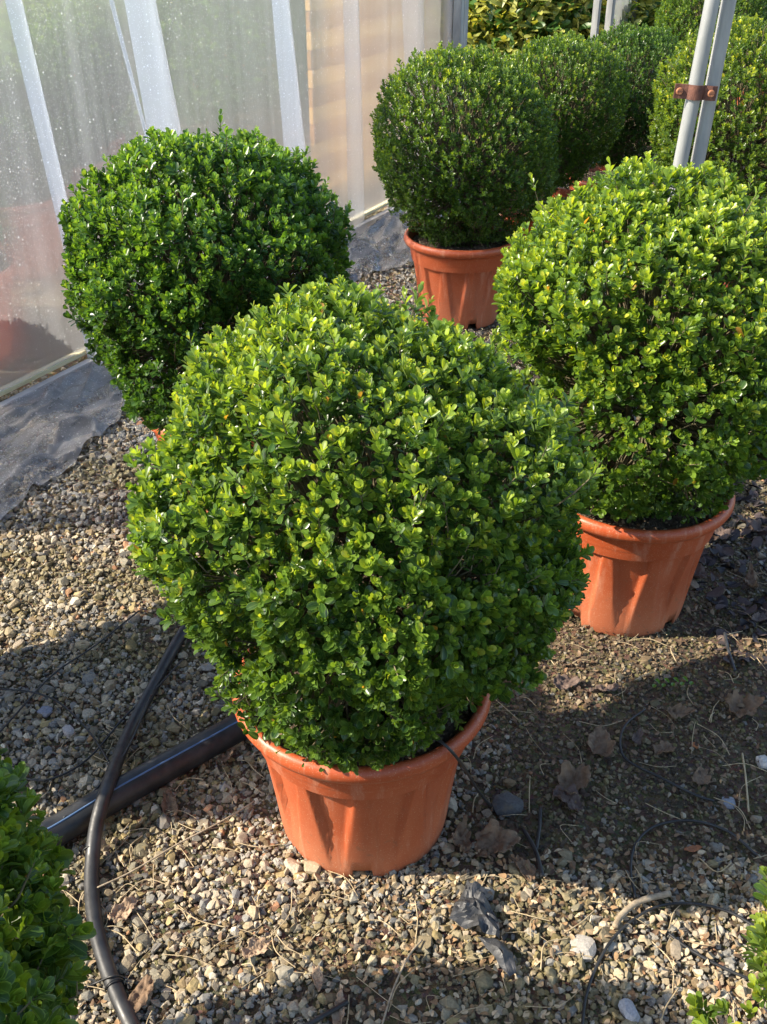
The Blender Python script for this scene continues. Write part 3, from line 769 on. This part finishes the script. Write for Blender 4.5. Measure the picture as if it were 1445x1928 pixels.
hedge((hp.x, hp.y, 0), (9, 1.4, 1.55), WRZ, "leafy hedge outside, blurred grey-green behind the film wall", 15000, 13)

# ------------------------------------------------------------------ twin pipes with clamp
pr = empty("steel_pipe_post", at_y(1268, 480, 2.98)); tag(pr, "pair of pale galvanised pipes clamped together, rising behind the yellow-green boxwood", "pipe post")
def pipe_pts(pt, pb_, y):
    a, b = at_y(*pt, y), at_y(*pb_, y); d = (a - b).normalized()
    lo_ = b - d * (b.z / d.z); hi_ = b + d * ((2.6 - b.z) / d.z); return lo_, hi_
l1, h1 = pipe_pts((1342, 0), (1281, 309), 2.98); l2, h2 = pipe_pts((1373, 0), (1313, 309), 3.01)
pr.location = l1
for (a, b) in ((l1, h1), (l2, h2)):
    pts = [a - l1 + (b - a) * t for t in np.linspace(0, 1, 12)]
    tube("pipe", pts, .0198, M['galv'], pr, 28)
c1 = at_y(1308, 172, 2.98); c2 = at_y(1341, 168, 3.03)
ax_ = (h1 - l1).normalized(); cm = (c1 + c2) / 2
# clamp: flat band bent round the front pipe with two ears
rt = Vector((1, 0, 0)); rt = (rt - ax_ * rt.dot(ax_)).normalized(); fw = ax_.cross(rt); fw = fw if fw.y < 0 else -fw
cpt = c1 - l1
P = []; path = [(-.058, .006), (-.046, .006), (-.032, .008)]
for a in np.linspace(155, 25, 12): path.append((math.cos(math.radians(a)) * .0245, math.sin(math.radians(a)) * .0245))
path += [(.028, .014), (.042, .020), (.056, .018)]
hgt = .019
for zz in (-hgt, hgt):
    for (u_, v_) in path: P.append(cpt + rt * u_ + fw * v_ + ax_ * zz)
for zz in (-hgt, hgt):
    for (u_, v_) in path: P.append(cpt + rt * u_ + fw * (v_ + .0035) + ax_ * zz)
n_ = len(path); Vc = np.array([tuple(p) for p in P]); Fc = [grid_faces(n_, 2), grid_faces(n_, 2)[:, ::-1] + 2 * n_]
ed = [(i, i + 1, i + 1 + 2 * n_, i + 2 * n_) for i in range(n_ - 1)] + [(i + n_ + 1, i + n_, i + 3 * n_, i + 1 + 3 * n_) for i in range(n_ - 1)]
ed += [(0, n_, 3 * n_, 2 * n_), (n_ - 1, 2 * n_ - 1, 4 * n_ - 1, 3 * n_ - 1)]
clamp = link("clamp", mesh_np("clamp", Vc, [np.concatenate(Fc + [np.array(ed)])], False), pr, M['rust'])
for u_, v_ in ((-.044, .0095), (.040, .0235)):
    bm = bmesh.new(); bmesh.ops.create_cone(bm, cap_ends=True, segments=20, radius1=.0105, radius2=.0085, depth=.006)
    bmesh.ops.bevel(bm, geom=bm.edges[:], offset=.001, segments=2, affect='EDGES')
    me = bpy.data.meshes.new("screw"); bm.to_mesh(me); bm.free()
    o = link("screw", me, clamp, M['rust2']); o.rotation_euler = fw.to_track_quat('Z', 'Y').to_euler(); o.location = cpt + rt * u_ + fw * (v_ + .003)
    s_ = box_mesh("slot", (-.008, -.0013, .0057), (.008, .0013, .0064), M['rust'], clamp, 0)
    s_.rotation_euler = o.rotation_euler; s_.location = o.location + Vector((0, 0, 0))

# ------------------------------------------------------------------ pipes, hose and tubing on the ground
def gp_(px, py, z): 
    p = at_z(px, py, z); return p
def lay(pxs, r, extra=0.0):
    out = []
    for q in pxs:
        e = q[2] if len(q) > 2 else 0.0
        p = at_z(q[0], q[1], r + e); g = float(gz(np.array([p.x]), np.array([p.y]))[0]); p = at_z(q[0], q[1], r + e + g + extra); out.append(p)
    return out
big = lay([(-60, 1655), (40, 1600), (115, 1560), (200, 1508), (300, 1452), (400, 1397), (470, 1358), (560, 1308), (640, 1265)], .031)
bp = catmull(big, 8); t = empty("water_pipe", big[0]); t.location = bp[0]
tag(t, "thick black water pipe with a thin blue stripe, passing under the hose", "pipe")
tube("pipe_body", [p - bp[0] for p in bp], .031, M['hose'], t, 24)
st_ = [p - bp[0] + Vector((0.0, -.0135, .0285)) for p in bp]
tube("stripe", st_, .0022, M['blue'], t, 6)
ho = lay([(395, 1120), (360, 1168), (326, 1222), (290, 1290), (250, 1365, .005), (222, 1430, .03), (200, 1490, .060), (183, 1550, .045), (175, 1610, .012), (173, 1670, .0), (180, 1740), (198, 1810), (225, 1880), (262, 1960), (300, 2040)], .0155)
tag(tube("hose", catmull(ho, 8), .0142, M['hose'], None, 18), "black garden hose bending over the thick striped pipe and out at the lower left", "hose")

def tie(px0, px1, lift):
    a = at_z(*px0, .0142 + lift); b = at_z(*px1, .0142 + lift); ax = (b - a).normalized(); nx = Vector((0, 0, 1)).cross(ax).normalized(); up = ax.cross(nx); c = (a + b) / 2
    pts = [c + (nx * math.cos(t) + up * math.sin(t)) * .0158 - c for t in np.linspace(0, 2 * math.pi, 25)]
    return c, pts
def line(name, pxs, r, mat, label, cat, grp=None, ex=.013):
    o = tube(name, catmull(lay(pxs, r, ex), 8), r, mat, None, 7); tag(o, label, cat, grp); return o
TG = "thin black irrigation tubes on the ground"
line("drip_tube", [(0, 1297), (60, 1303), (110, 1322), (160, 1368), (198, 1422), (207, 1450), (200, 1470)], .0023, M['tubing'], "thin wire-like tube curving from the left edge to the hose", "tube", TG, .020)
line("drip_tube", [(-10, 1445), (60, 1468), (110, 1462), (170, 1425), (235, 1350), (300, 1290), (345, 1240)], .0023, M['tubing'], "thin tube looping left of the hose and following it up to the centre boxwood", "tube", TG, .020)
line("drip_tube", [(-20, 1400), (30, 1345), (100, 1270), (180, 1215), (262, 1150)], .0023, M['tubing'], "thin straight tube crossing the shaded chippings at the upper left", "tube", TG, .020)
line("drip_tube", [(120, 1540), (150, 1518), (195, 1470), (240, 1410), (285, 1310)], .0023, M['tubing'], "thin tube lying against the hose where it crosses the thick pipe", "tube", TG, .055)
line("drip_tube", [(182, 1672), (250, 1640), (330, 1592), (420, 1545), (480, 1508)], .0018, M['twig'], "thin dark stem from the hose towards the front pot", "tube", TG, .020)
line("drip_tube", [(1215, 1335), (1180, 1362), (1168, 1395), (1180, 1430), (1240, 1462), (1310, 1497), (1345, 1508)], .0028, M['tubing'], "black tube curling on the shaded soil, nearest the yellow-green boxwood", "tube", TG)
line("drip_tube", [(1197, 1690), (1188, 1640), (1196, 1592), (1232, 1556), (1300, 1545), (1370, 1565), (1425, 1610)], .0028, M['tubing'], "black tube arching along the edge of the shade at the right", "tube", TG)
line("drip_tube", [(1095, 1960), (1103, 1880), (1128, 1810), (1168, 1752), (1235, 1708), (1310, 1702), (1380, 1720), (1450, 1765)], .0028, M['tubing'], "black tube arching over the sunlit gravel at the lower right", "tube", TG)
line("drip_tube", [(1250, 1750), (1300, 1788), (1370, 1826), (1460, 1862)], .0028, M['tubing'], "short straight black tube at the lower right, inside the arch", "tube", TG)
line("twig", [(1158, 1745), (1172, 1722), (1205, 1697), (1262, 1682)], .006, M['twig'], "thick grey curved twig lying across the arched tube", "twig")
line("twig", [(575, 1932), (610, 1912), (655, 1886)], .0045, M['tubing'], "short blackened stick at the bottom edge", "twig")
line("twig", [(795, 1770), (770, 1800), (742, 1860), (718, 1935)], .0018, M['twig'], "thin dark stem standing out of the gravel below the front pot", "twig", None, .015)
line("twig", [(1022, 1650), (1008, 1600), (985, 1560)], .0045, M['tubing'], "black forked stick, left prong, at the shade's lower edge", "twig")
line("twig", [(1010, 1600), (1016, 1560), (1018, 1520)], .004, M['tubing'], "black forked stick, right prong, at the shade's lower edge", "twig")
line("twig", [(1365, 1192), (1372, 1225), (1384, 1262)], .004, M['scrap'], "flat dark strip on the sunlit soil right of the yellow-green boxwood's pot", "twig")
line("dry_stem", [(1398, 1418), (1404, 1460), (1410, 1528)], .002, M['straw'], "pale dry stem with a forked head on the soil at the right", "stem")
for (p0, p1, lf, lb) in (((173, 1596), (172, 1612), .014, "thin black tie round the hose just in front of the thick pipe"), ((212, 1848), (219, 1864), .002, "thin black tie round the hose near the lower left corner")):
    c_, pp = tie(p0, p1, lf); o = tube("cable_tie", pp, .0016, M['tubing'], None, 6); o.location = c_; tag(o, lb, "tie")
line("drip_tube", [(150, 1862), (178, 1852), (212, 1838, .018), (236, 1842), (243, 1862)], .0018, M['tubing'], "loose tie end poking out beside the hose at the lower left", "tube", TG)
# tube out of the front pot
dt = [at_z(762, 1345, .345), at_z(800, 1376, .370), at_z(842, 1406, .376), at_z(874, 1445, .31), at_z(900, 1488, .14), at_z(925, 1518, .02)]
tag(tube("drip_tube", catmull(dt, 8), .0028, M['tubing'], None, 8), "black drip tube hanging over the front pot's rim", "tube")

# ------------------------------------------------------------------ stones, scraps and dead leaves one can point at
def rock(px, py, size, col, label, seed, fl=.5):
    V, Fa = hull(46, fl, seed, 3.4); p = at_z(px, py, .008)
    me = mesh_np("rock", V * size, [Fa], False, np.tile(col, (len(V), 1))); o = link("rock", me, None, M['stone'])
    o.location = (p.x, p.y, .006 + size * fl * .3); o.rotation_euler = (random.uniform(-.15, .15), random.uniform(-.15, .15), random.uniform(0, 6)); tag(o, label, "stone")
rock(955, 1518, .034, (.09, .09, .09), "squarish dark block of stone on the shaded soil right of the front pot", 901, .6)
rock(1097, 1786, .026, (.40, .37, .33), "pale flat stone, largest on the lower right gravel", 902, .4)
rock(1185, 1905, .022, (.36, .37, .40), "blue-grey angular stone at the bottom edge on the right", 903)
rock(1438, 1436, .018, (.50, .48, .44), "whitish stone at the right edge in the shade", 904)
rock(1372, 1512, .017, (.26, .27, .30), "slate-grey stone at the right in the shade", 905)
rock(130, 1378, .019, (.40, .37, .36), "large grey stone in the shade left of the hose", 906)
rock(85, 1340, .018, (.24, .25, .30), "bluish stone in the shade near the left edge", 907)
rock(1310, 1403, .009, (.42, .17, .07), "small orange-brown shard on the shaded soil", 908)

def dead_leaf(px, py, size, rz, mat, label, seed, curl=.5, asp=.65, lobes=0):
    g = np.random.default_rng(seed); nr, na = 12, 56
    th = np.linspace(0, 2 * np.pi, na, endpoint=False); edge = 1 + .10 * np.sin(th * 3 + g.uniform(0, 6)) + .07 * np.sin(th * 7 + g.uniform(0, 6)) + g.normal(0, .045, na)
    if lobes: edge *= 1 - .16 * np.abs(np.sin(th * lobes / 2)) ** 3
    edge *= 1 + .18 * np.clip(np.cos(th), 0, 1) ** 6
    P = [(0, 0, 0)]
    ax = g.uniform(0, 6); kx, ky = np.cos(ax), np.sin(ax)
    for i in range(1, nr):
        r = i / (nr - 1); x = np.cos(th) * edge * r; y = np.sin(th) * edge * r * asp
        z = curl * (.45 * (y * 1.1) ** 2 + .35 * (x * kx) ** 2) + .75 * curl * (noise2(x * 1.3 + seed, y * 1.3 + seed, seed, 4, 2.2) - .4) * r ** .7 + .22 * np.abs(noise2(x + seed, y + seed, seed + 7, 2, 5.0) - .5) * curl - .25 * np.abs(y) * curl * .2
        P += list(zip(x, y, z))
    V = np.array(P) * size; Fq = grid_faces(na, nr - 1, True) + 1
    tri = np.stack([np.zeros(na, int), (np.arange(na) + 1) % na + 1, np.arange(na) + 1], 1)
    me = mesh_np("dead_leaf", V, [Fq, tri]); o = link("dead_leaf", me, None, mat)
    p = at_z(px, py, .012); o.location = (p.x, p.y, .013); o.rotation_euler = (g.uniform(-.25, .25), g.uniform(-.2, .2), rz)
    md = o.modifiers.new("thickness", 'SOLIDIFY'); md.thickness = .0006
    tag(o, label, "dead leaf"); return o
B, T_, K_, OR = M['dl_brown'], M['dl_tan'], M['dl_dark'], M['dl_orange']
DL = [(1130, 1405, .052, 1.4, B, "rectangular curled brown leaf on the shaded soil, between pot and black tube", 1.1, .75, 0),
      (1395, 1335, .056, .4, B, "big crumpled grey-brown leaf near the right edge on the soil", 1.5, .8, 5),
      (1275, 1345, .050, .3, B, "long folded brown leaf just left of the big crumpled one", 1.3, .4, 0),
      (1080, 1475, .055, .8, B, "ragged brown leaf beside the dark block of stone, upper one", 1.2, .8, 5),
      (1070, 1510, .05, 2.2, K_, "nearly black torn leaf beside the dark block, lower one", 1.2, .7, 5),
      (1320, 1465, .030, 1.0, B, "small purple-brown heart shaped leaf in the shade", .8, .8, 0),
      (1250, 1415, .034, .3, B, "small brown leaf between the two curling tubes", 1.0, .8, 5),
      (1198, 1395, .030, 1.2, K_, "small dark rolled leaf inside the bend of the curling tube", 1.2, .5, 0),
      (930, 1590, .06, .2, B, "broad dead leaf in the shade at the right foot of the front pot", 1.2, .8, 5),
      (870, 1585, .045, 1.6, B, "narrow upright brown leaf leaning by the front pot's right side", 1.3, .5, 0),
      (322, 1522, .042, 1.9, B, "folded brown leaf under the thick pipe beside the hose", 1.5, .5, 0),
      (232, 1720, .040, 1.1, T_, "pinkish tan leaf standing right of the hose", 1.2, .6, 0),
      (262, 1885, .055, 1.2, B, "long brown leaf at the bottom edge right of the hose", 1.0, .4, 0),
      (425, 1430, .026, .8, B, "little twisted leaf tucked between the thick pipe and the front pot", 1.3, .6, 0),
      (1305, 1600, .022, .1, OR, "reddish brown leaf scrap in the shade on the right", .5, .5, 0),
      (640, 1905, .040, 1.5, T_, "upright tan leaf strip at the bottom edge below the front pot", 1.2, .35, 0),
      (600, 1845, .030, 1.8, T_, "narrow tan leaf in the gravel below the front pot", 1.0, .4, 0),
      (480, 1790, .036, .7, T_, "pale pinkish dead leaf on the sunlit gravel left below the front pot", 1.1, .7, 5),
      (1060, 1290, .04, .3, K_, "dark leaf lying at the edge of the front boxwood's shade", 1.1, .6, 0),
      (1140, 1300, .045, .1, K_, "thin dark curled leaf below the yellow-green boxwood's pot", 1.2, .4, 0),
      (1350, 1010, .06, .3, K_, "blackish leaf by the right side of the yellow-green boxwood's pot, upper", 1.2, .8, 5),
      (1415, 1105, .06, 1.3, B, "curled brown leaf in the dark litter at the right edge", 1.4, .4, 0),
      (1310, 1085, .05, 1.8, K_, "dark leaf leaning against the yellow-green boxwood's pot", 1.5, .6, 0),
      (1420, 1000, .06, 2.5, K_, "blackish leaf at the right edge behind the yellow-green boxwood's pot", 1.2, .8, 5),
      (1430, 1165, .04, .5, K_, "small dark purple leaf at the right edge beside the sunlit soil strip", 1.0, .5, 0),
      (990, 1640, .035, 2.1, B, "brown leaf on the line where shade meets sunlit gravel", 1.2, .6, 0)]
for i, (px, py, sz, rz, mt, lb, cu, asp, lo_b) in enumerate(DL): dead_leaf(px, py, sz * .74, rz, mt, lb, 60 + i, cu, asp, lo_b)

def scrap(px_outline, label, seed, h=.02):
    """torn stiff film: outline laid on the ground, crumpled up"""
    pts = [at_z(a, b, .012) for a, b in px_outline]; c = sum(pts, Vector()) / len(pts)
    n = len(pts); nr = 8; P = [(0, 0, h)]; dense = []
    for i in range(n):
        for k in range(5): dense.append((pts[i] + (pts[(i + 1) % n] - pts[i]) * k / 5) - c)
    m = len(dense)
    for r in range(1, nr):
        t = r / (nr - 1)
        for d in dense:
            x, y = d.x * t, d.y * t
            P.append((x, y, h * (1 - t) + h * 2.4 * abs(noise2(np.array([x + 5.]), np.array([y + 5.]), seed, 3, 24)[0] - .5) + h * .6 * noise2(np.array([x + 9.]), np.array([y + 9.]), seed, 2, 60)[0] * t))
    tri = np.stack([np.zeros(m, int), (np.arange(m) + 1) % m + 1, np.arange(m) + 1], 1)
    o = link("film_scrap", mesh_np("film_scrap", np.array(P), [grid_faces(m, nr - 1, True) + 1, tri]), None, M['scrap'])
    o.data.polygons.foreach_set('use_smooth', [False] * len(o.data.polygons)); o.location = (c.x, c.y, .016); md = o.modifiers.new("thickness", 'SOLIDIFY'); md.thickness = .001
    tag(o, label, "plastic scrap")
scrap([(880, 1672), (908, 1690), (938, 1745), (940, 1778), (900, 1768), (845, 1742), (860, 1712)], "torn black plastic flap on the gravel right of the front pot, upper piece", 5, .03)
scrap([(898, 1770), (935, 1778), (965, 1800), (972, 1838), (958, 1848), (930, 1812)], "grey torn plastic strip below the black flap", 6, .016)

# fallen box leaves and straw: uncountable litter
g = np.random.default_rng(77)
def litter(n, xr, yr, seed, size=(.010, .017), pal=((.42, .30, .18), (.30, .19, .10), (.55, .43, .28), (.20, .13, .08))):
    g = np.random.default_rng(seed); x = g.uniform(*xr, n); y = g.uniform(*yr, n); a = g.uniform(0, 6.28, n)
    O = np.stack([x, y, gz(x, y) + .008 + g.random(n) * .006], 1)
    Y = np.stack([np.cos(a), np.sin(a), g.normal(0, .3, n)], 1); Z = np.stack([g.normal(0, .5, n), g.normal(0, .5, n), np.ones(n) * g.choice([-1, 1], n)], 1)
    return place_leaves(O, Y, Z, g.uniform(*size, n), np.array(pal)[g.integers(0, len(pal), n)], leaf_template(1.0, .5, .3))
V, Fs, cc_, u = merge([litter(1300, (-.1, 1.0), (.92, 1.32), 1), litter(800, (.15, 1.2), (1.27, 2.1), 2, pal=((.16, .10, .06), (.25, .17, .11), (.09, .06, .045))), litter(260, (-1, -.1), (.9, 2.2), 3),
                       litter(700, (.85, 1.5), (1.9, 3.0), 4, (.02, .05), ((.05, .042, .045), (.10, .075, .07), (.035, .03, .032))), litter(500, (.2, 1.3), (1.7, 2.4), 5, (.008, .02), ((.12, .08, .05), (.22, .15, .09)))])
tag(link("leaf_litter", mesh_np("leaf_litter", V, Fs, True, cc_, u), None, M['dead']), "small dry fallen leaves strewn over gravel and soil", "leaf litter", kind='stuff')
Vs, Fs, off = [], [], 0
for _ in range(330):
    x = g.uniform(-.7, 1.1); y = g.uniform(.92, 2.4) if x > .1 else g.uniform(.92, 1.7); a = g.uniform(0, 6.28); L = g.uniform(.03, .11); b = g.normal(0, .012)
    z0 = float(gz(np.array([x]), np.array([y]))[0]) + .012
    p = [(x, y, z0), (x + math.cos(a) * L / 2 - math.sin(a) * b, y + math.sin(a) * L / 2 + math.cos(a) * b, z0 + g.uniform(0, .008)), (x + math.cos(a) * L, y + math.sin(a) * L, z0)]
    V_, F_ = tube_arrays(catmull(p, 4), g.uniform(.0005, .0013), 4, False); Vs.append(V_); Fs.append(F_[0] + off); off += len(V_)
tag(link("straw_litter", mesh_np("straw_litter", np.concatenate(Vs), [np.concatenate(Fs)]), None, M['straw']), "thin dry stalks scattered over the ground", "straw", kind='stuff')
# crumbs of earth on the bare soil
n = 110000; x = g.uniform(-1.1, 1.6, n); y = g.uniform(.9, 3.2, n); ok = (g.random(n) < np.maximum(soilness(x, y), .35)) & (np.abs(x) < halfw(y) + .05); x, y = x[ok], y[ok]; n = len(x)
pal = np.array([(.085, .06, .038), (.14, .10, .06), (.26, .20, .12), (.15, .135, .055), (.06, .045, .032)])
V, Fa, cc_ = scatter_hulls(np.stack([x, y, gz(x, y) + .002], 1), .0015 + .0068 * g.random(n) ** 2.4, pal[g.integers(0, 5, n)], SMALL[:6], g)
tag(link("earth_crumbs", mesh_np("earth_crumbs", V, [Fa], False, cc_), None, M['stone']), "brown crumbs of earth on the bare soil", "soil", kind='stuff')
# green sprig fallen on the soil
p = at_z(1275, 1286, .02); nn = 9; a = np.linspace(0, 1, nn)
O = np.stack([p.x - .05 + a * .09, p.y + a * .01, np.full(nn, .016)], 1); Y = np.stack([np.full(nn, -.6), np.where(np.arange(nn) % 2, 1., -1.), np.full(nn, .3)], 1)
V, Fs, cc_, u = place_leaves(O, Y, np.tile([0, 0, 1.], (nn, 1)), np.full(nn, .017), np.tile([.12, .26, .03], (nn, 1)), leaf_template())
o = link("fallen_sprig", mesh_np("fallen_sprig", V, Fs, True, cc_, u), None, M['leaf']); tag(o, "small green sprig lying on the soil below the yellow-green boxwood's pot", "sprig")
